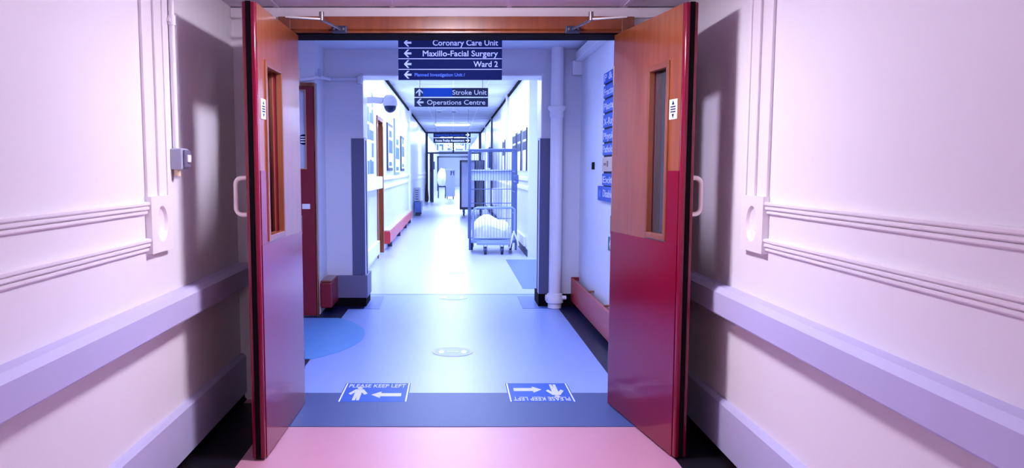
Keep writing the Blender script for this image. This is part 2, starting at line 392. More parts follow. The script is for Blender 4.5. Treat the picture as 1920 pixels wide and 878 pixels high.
struct('wall_left', group_box([(-2.5, -2.4, 4.5, 6.95, 0, LC)]), M['wall_lobby'], 'pale wall at the left end of the lobby', 'wall')
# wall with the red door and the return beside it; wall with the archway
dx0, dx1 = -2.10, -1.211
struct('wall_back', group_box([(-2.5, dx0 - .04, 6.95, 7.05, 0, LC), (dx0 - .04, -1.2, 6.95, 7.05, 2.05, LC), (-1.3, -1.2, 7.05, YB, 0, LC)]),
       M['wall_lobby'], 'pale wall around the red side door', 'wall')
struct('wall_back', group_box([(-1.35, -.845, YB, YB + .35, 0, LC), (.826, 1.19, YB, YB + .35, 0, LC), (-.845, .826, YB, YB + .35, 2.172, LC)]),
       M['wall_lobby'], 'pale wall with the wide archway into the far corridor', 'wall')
struct('ceiling', group_box([(-2.5, 1.31, 4.5, YB + .35, LC, LC + .06)]), M['ceil_far'], 'pale plain ceiling of the lobby', 'ceiling')
struct('trim', B().box(-.852, -.84, YB - .004, YB + .352, 1.60, 2.19, .003).box(.82, .832, YB - .004, YB + .352, 1.60, 2.19, .003).box(-.86, .843, YB - .004, YB + .352, 2.165, 2.178, .003),
       M['white'], 'white edging around the archway', 'trim')
t = thing('door_frame', 'thin orange wooden frame of the red side door', 'door frame', ((dx0 + dx1) / 2, 6.95, 0), kind='structure')
obj('jamb', B().box(dx1, dx1 + .011, 6.93, 7.0, 0, 2.05, .004), M['wood'], t)
obj('jamb', B().box(dx0 - .04, dx0, 6.91, 7.0, 0, 2.05, .004), M['wood'], t)
obj('head', B().box(dx0, dx1, 6.93, 7.0, 2.015, 2.05, .003), M['wood'], t)
t = thing('door_3', 'dark red side door with a narrow glazed panel', 'door', ((dx0 + dx1) / 2, 6.93, 0), kind='structure')
gx0, gx1, gz0, gz1 = -1.52, -1.285, 1.31, 2.0 - .02
obj('leaf', group_box([(dx0 + .003, gx0, 6.92, 6.965, .01, 2.012), (gx1, dx1 - .003, 6.92, 6.965, .01, 2.012), (gx0, gx1, 6.92, 6.965, .01, gz0), (gx0, gx1, 6.92, 6.965, gz1, 2.012)]), M['red_dark'], t)
obj('vision_panel', B().box(gx0, gx1, 6.94, 6.946, gz0, gz1), mat('frosted_glass', (.60, .62, .78), .3), t)
obj('glazing_bead', group_box([(gx0 - .008, gx0, 6.912, 6.93, gz0 - .008, gz1 + .008), (gx1, gx1 + .008, 6.912, 6.93, gz0 - .008, gz1 + .008), (gx0, gx1, 6.912, 6.93, gz0 - .008, gz0), (gx0, gx1, 6.912, 6.93, gz1, gz1 + .008)]), M['wood_pale'], t)
rd = obj('round_notice', B().cyl((-1.305, 6.936, 1.56), (-1.305, 6.94, 1.56), .045, n=32), M['sign'], t); rd['label'] = 'round blue fire door notice'
obj('marking', group_box([(-1.333, -1.277, 6.9345, 6.936, 1.56 + k * .022 - .005, 1.56 + k * .022 + .005) for k in (-1, 0, 1)]), M['letter_w'], rd)
obj('push_plate', B().box(-1.325, -1.255, 6.914, 6.92, .955, 1.0, .002), M['paper'], t)
# conduit running over the red door and along the archway wall
t = thing('cable_conduit', 'painted cable conduit running above the red side door', 'conduit', (-1.3, 6.93, 2.1))
obj('pipe', B().tube([(-2.4, 6.935, 2.075), (-1.30, 6.935, 2.075), (-1.22, 6.935, 2.085), (-1.165, 6.97, 2.10), (-1.16, 7.35, 2.13), (-1.14, 7.43, 2.135), (-.90, 7.432, 2.135), (-.86, 7.432, 2.12)], .017), M['wall_lobby'], t, smooth=True)
obj('clip', B().box(-1.175, -1.15, 6.955, 6.985, 2.10, 2.17, .004), M['grey_box'], t)
obj('end_box', B().box(-.89, -.85, 7.40, 7.449, 2.09, 2.16, .005), M['wall_lobby'], t)
# red trunking, plinth, corner guards
t = thing('skirting_trunking', 'short red trunking box beside the red side door', 'trunking', (-1.15, 7.25, .06))
obj('casing', B().box(-1.2, -1.095, 7.03, YB, .055, .285, .012), M['red_dark'], t)
obj('cap', B().box(-1.2, -1.10, 7.06, YB, .285, .30, .006), M['wood_dark'], t)
struct('baseboard_left', B().box(-1.10, -.825, YB - .035, YB, .085, .30, .004).box(-.845, -.815, YB - .03, YB + .34, .085, .30, .004), M['plinth'], 'grey violet kick board around the left archway pillar', 'kick board')
struct('skirting', B().box(-1.20, -.828, YB - .02, YB, 0, .09).box(-.845, -.828, YB, YB + .35, 0, .09), M['black'], 'black skirting under the left archway pillar', 'skirting')
struct('skirting', B().box(.81, 1.19, YB - .02, YB, 0, .12).box(.81, .826, YB, YB + .35, 0, .12), M['black'], 'black skirting under the right archway pillar', 'skirting')
for s, xa, xb, xs0, xs1 in (('left', -.955, -.835, -.845, -.835), ('right', .812, .905, .812, .826)):
    t = thing('corner_guard', 'slate blue corner guard on the %s archway pillar' % s, 'corner guard', ((xa + xb) / 2, YB, .1))
    zb = .30 if s == 'left' else .1
    obj('front_plate', B().box(xa, xb, YB - .012, YB, zb, 1.59, .003), M['guard'], t)
    obj('side_plate', B().box(xs0, xs1, YB, YB + .11, zb, 1.58, .003), M['board'], t)
    obj('edge_strip', B().box(xs0 if s == 'left' else xs0 - .004, xs1 + .004 if s == 'left' else xs1, YB + .11, YB + .14, zb, 1.575), M['black'], t)
# cast drain pipe
t = thing('drain_pipe', 'tall white painted drain pipe beside the right archway pillar', 'pipe', (.955, 7.36, 0))
obj('pipe', B().cyl((.955, 7.36, .0), (.955, 7.36, LC), .056, n=32), M['white'], t, smooth=True)
obj('collar', B().lathe([(.056, 0), (.064, .01), (.064, .06), (.078, .075), (.082, .09), (.078, .105), (.058, .11)], (.955, 7.36, 1.775)), M['white'], t, smooth=True)
obj('base_socket', B().lathe([(.064, 0), (.064, .045), (.08, .05), (.08, .10), (.072, .112), (.072, .13), (.058, .14)], (.955, 7.36, .003)), M['white'], t, smooth=True)
obj('cleat', B().cyl((.865, 7.34, .10), (.89, 7.34, .10), .03), M['white'], t, smooth=True)
obj('cleat', B().cyl((1.02, 7.34, .10), (1.06, 7.34, .10), .02), M['white'], t, smooth=True)
struct('trim', group_box([(1.10, 1.19, YB - .06, YB, 2.17, 2.30, .004), (1.12, 1.19, 4.5, YB - .06, 2.29, 2.37, .004)]), M['white'], 'white cable boxing along the top of the right lobby wall', 'cable boxing')
t = thing('skirting_trunking', 'long red trunking along the foot of the right lobby wall', 'trunking', (1.15, 6.0, .06))
obj('front_panel', B().box(1.115, 1.135, 4.6, YB - .05, .06, .275, .004), M['red_trunk'], t)
obj('end_cap', B().box(1.115, 1.19, YB - .05, YB - .03, .06, .285, .004), M['red_dark'], t)
obj('copper_pipe', B().cyl((1.165, 4.6, .245), (1.165, YB - .05, .245), .014), M['wood_dark'], t, smooth=True)
for y in (5.2, 5.9, 6.6): obj('bracket', B().box(1.132, 1.19, y, y + .03, .262, .278, .003), M['wood_dark'], t)
# directory on the right wall: slats, a paper slip, a larger sign
t = thing('directory_sign', 'tall blue directory of narrow name slats on the right lobby wall', 'sign', (1.18, 5.85, 1.17))
obj('backing', B().box(1.178, 1.19, 5.42, 6.215, 1.17, 2.04, .002), M['sign'], t)
zs = [(1.955, 2.035), (1.845, 1.94), (1.735, 1.83), (1.62, 1.72), (1.51, 1.605), (1.41, 1.495), (1.178, 1.268)]
names = ['P & I', 'Fracture', 'Plaster', 'X-Ray', 'Physio', 'Pathology', 'Exit']
for (a, c_), nm in zip(zs, names):
    sl = obj('slat', B().box(1.166, 1.178, 5.425, 6.21, a, c_, .002), M['sign_blue'], t)
    obj('lettering', text_bm([(nm, 0, .30 + .02 * len(nm), a + .02, .05)], .0015, lambda p, q, d: (1.166 - d, 6.18 - p, q)), M['letter'], sl)
pp = obj('paper_slip', B().box(1.166, 1.178, 5.425, 6.21, 1.285, 1.395, .002), M['tan'], t); pp['label'] = 'tan paper slip among the blue slats'
obj('marking', group_box([(1.1645, 1.166, 5.98, 6.03, 1.32, 1.365), (1.1645, 1.166, 6.06, 6.15, 1.33, 1.35)]), M['wood_dark'], pp)
t = thing('wall_sign', 'wide blue sign below the directory on the right lobby wall', 'sign', (1.18, 6.0, 1.05))
obj('plate', B().box(1.165, 1.19, 5.42, 6.385, 1.055, 1.165 + .005, .003), M['sign_blue'], t)
obj('lettering', text_bm([('Disabled', 0, .42, 1.09, .055)], .0015, lambda p, q, d: (1.165 - d, 6.16 - p, q)), M['letter'], t)
obj('pictogram', group_box([(1.1635, 1.165, 6.25, 6.32, 1.085, 1.14)]), M['letter_b'], t)
t = thing('exit_sign', 'small green exit sign low on the right lobby wall', 'sign', (1.185, 5.9, .68))
obj('plate', B().box(1.182, 1.19, 5.70, 6.01, .685, .79, .002), M['green'], t)
obj('pictogram', poly_bm([arrow_poly(-5.92, .738, .07, 'left')], .001, lambda p, q, d: (1.182 - d, -p, q)), M['letter_w'], t)
single('wall_socket', B().box(1.183, 1.19, 6.68, 6.79, 1.30, 1.362, .002), M['black'], 'small black slot on the right lobby wall', 'vent')

# hanging sign in the lobby
def hanging_sign(label, Y, x0, x1, rows, ztop, zbot, hang):
    t = thing('hanging_sign', label, 'sign', ((x0 + x1) / 2, Y, zbot))
    n = len(rows); h = (ztop - zbot) / n
    for i, (txt, tx0, tx1, cap, ar, ax, pm, lm, gap) in enumerate(rows):
        a = ztop - (i + 1) * h; c_ = ztop - i * h
        p = obj('slat', B().box(x0, x1, Y - .012, Y + .012, a + gap, c_ - gap, .001), pm, t)
        if txt: obj('lettering', text_bm([(txt, tx0, tx1, (a + c_) / 2 - cap * .5, cap)], .001, front(Y - .012)), lm, p)
        obj('arrow', poly_bm([arrow_poly(ax, (a + c_) / 2, h * .72, ar)], .001, front(Y - .012)), lm if 'blue' not in lm.name else M['letter_w'] if Y > 15 else M['letter'], p)
    for x in (x0 + .06, x1 - .06):
        obj('hanger', B().cyl((x, Y, ztop - .005), (x, Y, hang), .004), M['chrome'], t)
    return t
S, L_ = M['sign'], M['letter']
SD = mat('deep_navy_sign', (.006, .009, .04), .6, spec=.1)
hs = hanging_sign('navy hanging sign with four white left arrows, nearest of the hanging signs', 6.2, -.424, .375,
    [('Coronary Care Unit', -.158, .344, .042, 'left', -.352, S, L_, .0015), ('Maxillo-Facial Surgery', -.235, .343, .042, 'left', -.352, S, L_, .0015),
     ('Ward 2', .155, .343, .042, 'left', -.352, S, L_, .0015), ('Planned Investigation Unit /', -.298, .09, .024, 'left', -.352, S, M['letter_b'], .0015)], 2.311, 1.988, LC)
obj('divider', group_box([(-.424, .375, 6.187, 6.2, 1.988 + k * .08075 - .003, 1.988 + k * .08075 + .003) for k in (1, 2, 3)]), M['letter'], hs)
hs = hanging_sign('hanging sign pointing up and left just inside the far corridor', 8.8, -.428, .382,
    [('Stroke Unit', -.01, .366, .05, 'up', -.372, M['sign_grey'], M['letter_w'], .006), ('Operations Centre', -.29, .352, .05, 'left', -.366, M['sign_grey'], M['letter_w'], .006)], 2.198, 1.982, 2.8)
pt = obj('blue_patch', B().box(-.335, -.012, 8.7865, 8.789, 2.098, 2.19), M['sign_blue'], hs); pt['label'] = 'bright blue patch covering part of the slat'
hanging_sign('two narrow navy signs pointing right, hanging before the far fire door', 20, -.50, .435,
    [('Integrated Acute Assessment Unit', -.46, .28, .05, 'right', .36, SD, M['sign_blue'], .012), ('Acute Frailty Assessment', -.46, .28, .06, 'right', .36, SD, M['letter_w'], .012)], 2.235, 1.955, 2.8)

# floor markings
for i, (x0, x1, flip, lab) in enumerate(((-.652, -.258, 1, 'blue floor sticker with a person and left arrow, by the left door'), (.315, .69, -1, 'blue floor sticker with a person and arrow, by the right door'))):
    t = thing('floor_sticker', lab, 'floor sticker', ((x0 + x1) / 2, 4.512, .003))
    cx, cy = (x0 + x1) / 2, 4.512; w2 = (x1 - x0) / 2; z = .0036
    obj('sheet', B().box(x0, x1, 4.319, 4.705, .003, z), M['sign_blue'], t)
    fr = lambda a, b_, d: (cx + flip * a * w2, cy + flip * b_ * .193, z + d)
    for e in (-.95, .95): obj('border', poly_bm([[(e - .02, -.98), (e + .02, -.98), (e + .02, .98), (e - .02, .98)]], .0006, fr), M['letter_w'], t)
    man = [(-.62, .30), (-.38, .30), (-.22, -.15), (-.30, -.28), (-.40, -.02), (-.40, -.85), (-.48, -.85), (-.50, -.45), (-.52, -.85), (-.60, -.85), (-.60, -.02), (-.70, -.28), (-.78, -.15)]
    head = [(-.5 + .08 * math.cos(k * PI / 8), .44 + .12 * math.sin(k * PI / 8)) for k in range(16)]
    ar = [(-.1, -.28), (.18, .06), (.18, -.12), (.78, -.12), (.78, -.44), (.18, -.44), (.18, -.62)]
    obj('pictogram', poly_bm([man, head, ar], .0006, fr), M['letter'], t)
    obj('lettering', text_bm([('PLEASE KEEP LEFT', -.86, .86, .52, .36)], .0006, fr), M['letter'], t)
disc0 = None
for (x, y, lab) in ((-.005, 5.55, 'round pale floor sticker in the middle of the lobby floor'), (0, 7.95, 'faint round floor sticker in the archway'), (0, 9.95, 'faint round floor sticker inside the far corridor')):
    if disc0 is None:
        t = thing('round_floor_sticker', lab, 'floor sticker', (x, y, 0), group='round floor stickers')
        fz = lambda a, b_, d: (a, b_, .001 + d)
        ring = lambda r: [(r * math.cos(2 * PI * k / 40), r * math.sin(2 * PI * k / 40)) for k in range(40)]
        obj('sheet', poly_bm([ring(.145)], .002, lambda a, b_, d: (a, b_, d)), mat('pale_sticker', (.31, .41, .75), .42, spec=.35), t, local=True)
        bb = B(); tt = bmesh.new(); R = [[tt.verts.new((r * math.cos(2 * PI * k / 48), r * math.sin(2 * PI * k / 48), .0026)) for k in range(48)] for r in (.128, .140)]
        for k in range(48): tt.faces.new((R[0][k], R[0][(k + 1) % 48], R[1][(k + 1) % 48], R[1][k]))
        obj('rim', bb.merge(tt), M['rail'], t, local=True)
        def fig(cx): return [[(cx + .013 * math.cos(k * PI / 6), .045 + .013 * math.sin(k * PI / 6)) for k in range(12)], [(cx - .022, .025), (cx + .022, .025), (cx + .014, -.055), (cx - .014, -.055)]]
        obj('pictogram', poly_bm(fig(-.08) + fig(.08) + [[(-.045, -.008), (.045, -.008), (.045, .008), (-.045, .008)]], .0008, lambda a, b_, d: (a, b_, .002 + d)), M['letter_w'], t, local=True)
        disc0 = t
    else:
        c_ = copy_tree(disc0); c_.location = (x, y, 0); c_['label'] = lab

# ------------------------------------------------------------------ far corridor
FX, FC, FY = 1.11, 2.80, 62.0
Y0 = YB + .35
struct('floor', group_box([(-1.4, 1.6, 8.17, FY, -.06, 0)]), M['far_floor'], 'white glossy vinyl floor of the far corridor', 'floor')
struct('floor_patch', group_box([(-1.1, 1.2, 8.15, 8.19, 0, .001)]), M['mid_floor'], 'thin blue floor seam across the archway', 'floor seam')
struct('floor_patch', B().prism([(.76, 8.55), (1.27, 8.55), (1.27, 11.36), (.757, 11.36)], 'z', 0, .002), M['mid_floor'], 'blue floor rectangle behind the right archway pillar', 'floor patch')
struct('ceiling', group_box([(-1.4, 1.6, Y0, FY, FC, FC + .06)]), M['ceil_far'], 'white tiled ceiling of the far corridor', 'ceiling')
b = B()
for x in (-.6, 0, .6): b.box(x - .014, x + .014, Y0, FY, FC - .008, FC)
for k in range(44): b.box(-FX, FX, Y0 + .4 + 1.2 * k - .012, Y0 + .4 + 1.2 * k + .012, FC - .007, FC)
struct('ceiling_grid', b, M['white'], 'white ceiling grid bars of the far corridor', 'ceiling grid')
# lintel above the archway on the corridor side is covered by the archway wall; left wall with one recessed door
struct('wall_left', group_box([(-FX - .2, -FX, Y0, 11.5, 0, FC), (-FX - .2, -FX, 12.4, FY, 0, FC), (-FX - .2, -FX, 11.5, 12.4, 2.06, FC), (-FX - .2, -FX - .14, 11.5, 12.4, 0, 2.06)]), M['wall_far'], 'bright white left wall of the far corridor', 'wall')
struct('wall_right', group_box([(FX, FX + .3, 11.7, FY, 0, FC), (1.29, 1.45, Y0, 9.3, 0, FC), (1.29, 1.45, 9.3, 11.7, 2.10, FC), (1.19, 1.29, Y0, Y0 + .1, 0, FC),
        (1.40, 1.5, 9.3, 11.7, 0, 2.10)]), M['wall_far'], 'bright white right wall of the far corridor', 'wall')
struct('wall_back', group_box([(-1.4, 1.6, FY, FY + .1, 0, FC)]), M['wall_far'], 'white end wall of the far corridor', 'wall')
struct('wall_front', group_box([(-1.4, 1.6, Y0, Y0 + .02, LC, FC)]), M['wall_far'], 'white wall above the archway on its corridor side', 'wall')
for s, sg in (('left', -1), ('right', 1)):
    x0 = sg * FX
    y_ = 12.45 if s == 'left' else 11.75
    pr = lambda z0, z1, d: B().box(min(x0, x0 - sg * d), max(x0, x0 - sg * d), y_, 31.5, z0, z1, .006)
    struct('trim', pr(1.13, 1.19, .025), M['white'], 'upper white dado rail on the far corridor %s wall' % s, 'moulding')
    struct('trim', pr(.99, 1.05, .025), M['white'], 'lower white dado rail on the far corridor %s wall' % s, 'moulding')
    struct('trim', B().box(min(x0, x0 - sg * .03), max(x0, x0 - sg * .03), 11.8, 31.8, 2.735, 2.775), M['black'], 'black strip under the ceiling on the far corridor %s wall' % s, 'cable strip')
struct('skirting', group_box([(FX - .012, FX, 11.75, 31.5, 0, .10)]), M['sign_grey'], 'dark skirting along the far corridor right wall', 'skirting')
struct('baseboard_right', B().box(FX - .03, FX, 12.1, 14.6, .12, .27, .005), M['paper'], 'pale kick board at the foot of the far right wall', 'kick board')
struct('trim', group_box([(FX - .05, FX, 15.9, 16.15, 0, FC)]), M['board'], 'lavender wall pilaster beside the roll cage', 'pilaster')
struct('trim', group_box([(FX - .04, FX, 22.6, 22.8, 0, FC)]), M['guard'], 'slate pilaster further down the far right wall', 'pilaster')
struct('trim', group_box([(FX - .04, FX, 27.0, 27.2, 0, FC)]), M['grey_panel'], 'grey pilaster near the far fire door on the right', 'pilaster')
struct('door_4', group_box([(1.33, 1.37, 9.35, 11.65, .01, 2.10)]), M['grey_panel'], 'grey door recessed in the far corridor right wall', 'door')
struct('trim', group_box([(-FX, -FX + .05, 19.6, 20.3, 0, FC)]), M['wall_far'], 'white wall pilaster at the end of the far red trunking', 'pilaster')
# left wall: notice board, rail, kick board, recessed door
t = thing('notice_board', 'white notice board pinned with blue leaflets beyond the archway', 'notice board', (-FX + .01, 10.2, 1.1))
obj('panel', B().box(-FX, -FX + .015, 9.3, 10.95, 1.205, 2.4, .003), M['paper'], t)
for i in range(6):
    for j in range(5):
        y0 = 9.36 + i * .265; z0 = 1.24 + j * .225; hh = random.choice((.13, .17, .19))
        lf = obj('leaflet', B().box(-FX + .015, -FX + .018, y0, y0 + random.uniform(.17, .23), z0, z0 + hh), random.choice((M['blue_print'], M['letter'], M['grey_panel'], M['blue_print'])), t)
single('crash_rail', B().box(-FX, -FX + .09, 8.2, 11.45, 1.03, 1.20, .012), M['paper'], 'white wall rail under the notice board', 'crash rail')
struct('baseboard_left', B().box(-FX, -FX + .04, 8.0, 11.45, .08, .27, .006), M['paper'], 'white kick board under the notice board', 'kick board')
t = thing('door_5', 'brown wooden door recessed in the far corridor left wall', 'door', (-FX - .1, 11.95, 0), kind='structure')
obj('leaf', B().box(-FX - .14, -FX - .10, 11.54, 12.36, .01, 2.03), M['wood_dark'], t)
obj('frame', group_box([(-FX - .13, -FX + .02, 12.34, 12.42, 0, 2.08, .004), (-FX - .13, -FX + .02, 11.48, 11.54, 0, 2.08, .004), (-FX - .13, -FX + .02, 11.54, 12.34, 2.02, 2.08, .004)]), M['wood'], t)
t = thing('skirting_trunking', 'long red trunking along the foot of the far left wall', 'trunking', (-FX + .05, 16, .1))
obj('casing', B().prism([(-FX, .11), (-FX + .085, .11), (-FX + .10, .13), (-FX + .10, .29), (-FX + .08, .31), (-FX, .31)], 'y', 12.62, 19.4), M['red_trunk'], t)
obj('lid', B().box(-FX, -FX + .09, 12.7, 19.4, .311, .325, .004), M['board'], t)
for y in (13.3, 15.4, 17.5, 19.2): obj('foot', B().box(-FX, -FX + .07, y, y + .08, 0, .112), M['wire_dark'], t)
for i, (y0, y1, z0, z1) in enumerate(((13.2, 14.25, 1.28, 2.08), (14.8, 16.0, 1.20, 2.25), (16.6, 17.6, 1.27, 2.0))):
    lab = ['nearest blue poster in a dark frame on the far left wall', 'tall pale framed poster in the middle of the far left wall', 'farthest framed blue poster on the far left wall'][i]
    t = thing('poster', lab, 'poster', (-FX + .01, (y0 + y1) / 2, z0), group='posters on the far left wall')
    obj('frame', B().box(-FX, -FX + .025, y0, y1, z0, z1, .004), M['wire_dark'] if i != 1 else M['wire_pale'], t)
    sh = obj('sheet', B().box(-FX + .02, -FX + .028, y0 + .08, y1 - .08, z0 + .05, z1 - .05), M['paper'], t)
    obj('print', group_box([(-FX + .028, -FX + .030, y0 + .14, y1 - .14, z0 + .30, z0 + .52), (-FX + .028, -FX + .030, y0 + .25, y1 - .3, z0 + .57, z0 + .68), (-FX + .028, -FX + .030, y0 + .2, y1 - .3, z0 + .08, z0 + .15)]), M['blue_print'], sh)
for i, (y0, y1) in enumerate(((11.95, 12.6), (12.95, 13.6), (13.95, 14.7), (16.25, 16.75), (17.0, 17.7))):
    w = ['first', 'second', 'third', 'fourth', 'fifth'][i]
    t = thing('poster', 'white poster with two dark squares, %s from the archway on the right wall' % w, 'poster', (FX - .01, (y0 + y1) / 2, 1.28), group='posters on the far right wall')
    obj('sheet', B().box(FX - .012, FX, y0, y1, 1.28, 1.93), M['paper'], t)
    for e in (y0 - .03, y1): obj('frame_side', B().box(FX - .02, FX, e, e + .03, 1.28, 1.93), M['wire_dark'], t)
    for z in (1.60, 1.765): obj('print', B().box(FX - .016, FX - .012, y0 + .06, y1 - .06, z, z + .13), M['sign_grey'], t)
single('directory_sign', B().box(FX - .06, FX, 23.3, 24.6, 1.35, 1.95, .005), M['blue_print'], 'blue wall sign behind the roll cage on the far right wall', 'sign')
# security camera
t = thing('security_camera', 'white dome security camera on a long arm in the archway', 'camera', (-.66, 8.15, 1.9))
obj('arm', B().prism([(-1.11, 1.965), (-.82, 1.975), (-.73, 1.965), (-.70, 2.03), (-.80, 2.035), (-1.11, 2.025)], 'y', 8.12, 8.19, .006), M['white'], t)
obj('housing', B().lathe([(.076, 0), (.076, .05), (.070, .085), (.045, .11), (.0, .115)], (-.645, 8.155, 1.945)), M['white'], t, smooth=True)
dm = B().sphere((-.645, 8.155, 1.948), .066, (1, 1, 1.1)); obj('dome', dm, M['dome'], t, smooth=True)
obj('wall_plate', B().box(-1.11, -1.095, 8.09, 8.22, 1.93, 2.06, .006), M['white'], t)
for x, lab in ((-.36, 'left of the two smoke detectors on the far corridor ceiling'), (.02, 'right of the two smoke detectors on the far corridor ceiling')):
    t = thing('smoke_detector', lab, 'smoke detector', (x, 20.5, FC))
    obj('base', B().cyl((x, 20.5, FC - .015), (x, 20.5, FC), .075, n=24), M['white'], t, smooth=True)
    obj('sensor', B().lathe([(.03, 0), (.055, .012), (.06, .03)], (x, 20.5, FC - .045)), M['grey_box'], t, smooth=True)
# heaters on the left wall
for lab, y, z0, z1, m_ in (('grey wall heater above a blue box in the far left corridor', 22.3, .41, .78, M['grey_panel']),):
    t = thing('wall_heater', lab, 'heater', (-1.05, y, z0))
    obj('casing', B().box(-FX, -.96, y, y + .9, z0, z1, .01), m_, t)
    obj('grille', group_box([(-1.08, -.985, y - .008, y, z0 + .05 + k * .06, z0 + .07 + k * .06) for k in range(5)]), M['wire_dark'], t)
t = thing('storage_box', 'blue box standing under the grey wall heater', 'box', (-1.02, 22.4, 0))
obj('body', B().box(-1.09, -.90, 22.1, 23.2, .10, .39, .01), M['mid_floor'], t)
for y in (22.2, 23.0): obj('foot', B().box(-1.07, -.93, y, y + .08, 0, .10), M['wire_dark'], t)
t = thing('wall_cabinet', 'small grey cabinet on the far right wall behind the roll cage', 'cabinet', (FX - .1, 18.0, .5))
obj('body', B().box(FX - .22, FX, 17.8, 18.3, .50, .87, .006), M['grey_panel'], t)
obj('door', B().box(FX - .20, FX - .02, 17.79, 17.8, .52, .85, .003), M['grey_box'], t)

# roll cage (prototype pieces)
def castor(parent, x, y, r=.062, wm=None):
    c_ = obj('castor', B().cyl((x - .018, y, r), (x + .018, y, r), r, n=24), M['wire_dark'], parent, smooth=True)
    obj('fork', B().box(x - .03, x - .022, y - .02, y + .03, r - .01, .16).box(x + .022, x + .03, y - .02, y + .03, r - .01, .16).box(x - .03, x + .03, y - .03, y + .04, .15, .17), M['wire'], c_)
    obj('hub', B().cyl((x - .021, y, r), (x + .021, y, r), .026, n=16), M['wire_pale'], c_, smooth=True)
    return c_
xa, xb, ya, yb, zt = .255, .965, 12.15, 12.95, 1.60
t = thing('roll_cage', 'tall wire roll cage holding white linen in the far corridor', 'roll cage', ((xa + xb) / 2, 12.5, 0))
castor(t, .49, 12.05); castor(t, .745, 12.05); castor(t, .30, 12.75); castor(t, .925, 12.75)
obj('base', B().prism([(xa, yb), (xb, yb), (xb, ya + .02), (.82, ya - .1), (.42, ya - .1), (xa, ya + .02)], 'z', .17, .215, .005).box(.36, .86, 12.0, 12.2, .15, .20, .01), M['wire_pale'], t)
for x in (xa, xb):
    for y in (ya, yb): obj('upright', B().tube([(x, y, .06 if y == ya else .17), (x, y, zt)], .017), M['wire'], t, smooth=True)
for x, nm in ((xa, 'side'), (xb, 'side')):
    bb = B()
    for k in range(1, 8): y = ya + (yb - ya) * k / 8; bb.cyl((x, y, .22), (x, y, zt), .0045, n=6)
    for z in (.24, .6, .95, 1.27): bb.cyl((x, ya, z), (x, yb, z), .006, n=6)
    bb.cyl((x, ya, zt), (x, yb, zt), .016)
    obj('side_mesh', bb, M['wire'], t, smooth=True)
bb = B()
for k in range(1, 16): x = xa + (xb - xa) * k / 16; bb.cyl((x, yb, .22), (x, yb, zt - .0), .004, n=6)
for z in (.24, .5, .75, .98, 1.27): bb.cyl((xa, yb, z), (xb, yb, z), .006, n=6)
bb.cyl((xa, yb, zt), (xb, yb, zt), .016)
obj('back_mesh', bb, M['wire'], t, smooth=True)
bb = B()
for k in range(1, 14): x = xa + .05 + (xb - xa - .07) * k / 14; bb.cyl((x, ya - .01, .23), (x, ya - .01, .70), .0035, n=6)
bb.tube([(xa + .05, ya - .01, .22), (xa + .05, ya - .01, .64), (xa + .07, ya - .01, .70), (xa + .12, ya - .01, .715), (xb - .06, ya - .01, .715), (xb - .02, ya - .01, .69), (xb - .02, ya - .01, .22)], .017)
bb.cyl((xa + .05, ya - .01, .24), (xb - .02, ya - .01, .24), .01)
obj('front_gate', bb, M['wire_pale'], t, smooth=True)
obj('top_bar', B().cyl((xa, ya, zt), (xb, ya, zt), .016).cyl((xa + .04, ya + .02, zt), (xa + .05, ya + .35, zt - .02), .01), M['wire'], t, smooth=True)
obj('strap_band', B().box(xa - .005, xb - .01, yb + .010, yb + .016, 1.12, 1.30, .002), mat('pale_blue_strap', (.50, .58, .85), .6), t)
obj('latch', B().box(xb - .035, xb + .035, ya - .03, ya + .02, 1.08, 1.22, .01).sphere((xb - .02, ya - .03, 1.10), .03), M['wire'], t, smooth=True)
obj('release_strap', B().tube([(xb - .03, ya - .05, .36), (xb - .05, ya - .06, .30), (xb - .10, ya - .06, .09)], .014).tube([(xb - .04, ya - .05, .36), (xb + .02, ya - .05, .22), (xb + .035, ya - .05, .13)], .014), M['linen'], t, smooth=True)
# the linen heap inside it
tt = bmesh.new(); bmesh.ops.create_icosphere(tt, subdivisions=5, radius=1)
from mathutils import noise
sp = lambda c_, e: math.copysign(abs(c_) ** e, c_)
for v in tt.verts:
    p = v.co.copy(); n1 = noise.noise(p * 1.6 + Vector((3, 1, 0))); n2 = noise.noise(p * 4.5); n3 = noise.noise(p * 9)
    x = .335 * sp(p.x, .62); y = .35 * sp(p.y, .62)
    top = .30 + .045 * math.cos((x + .12) * 11) + .06 * n1 + .03 * n2 + .012 * n3 - .10 * max(0, abs(x) - .24) / .1
    z = .225 + (top * sp(p.z, .55) if p.z > 0 else 0)
    k = 1 - .10 * (1 - abs(p.z)) * (.5 + n2)
    v.co = Vector((.607 + x * k, 12.55 + y * k, z))
single('linen_bag', B().merge(tt), M['linen'], 'white bundled linen lying in the bottom of the roll cage', 'linen', smooth=True)

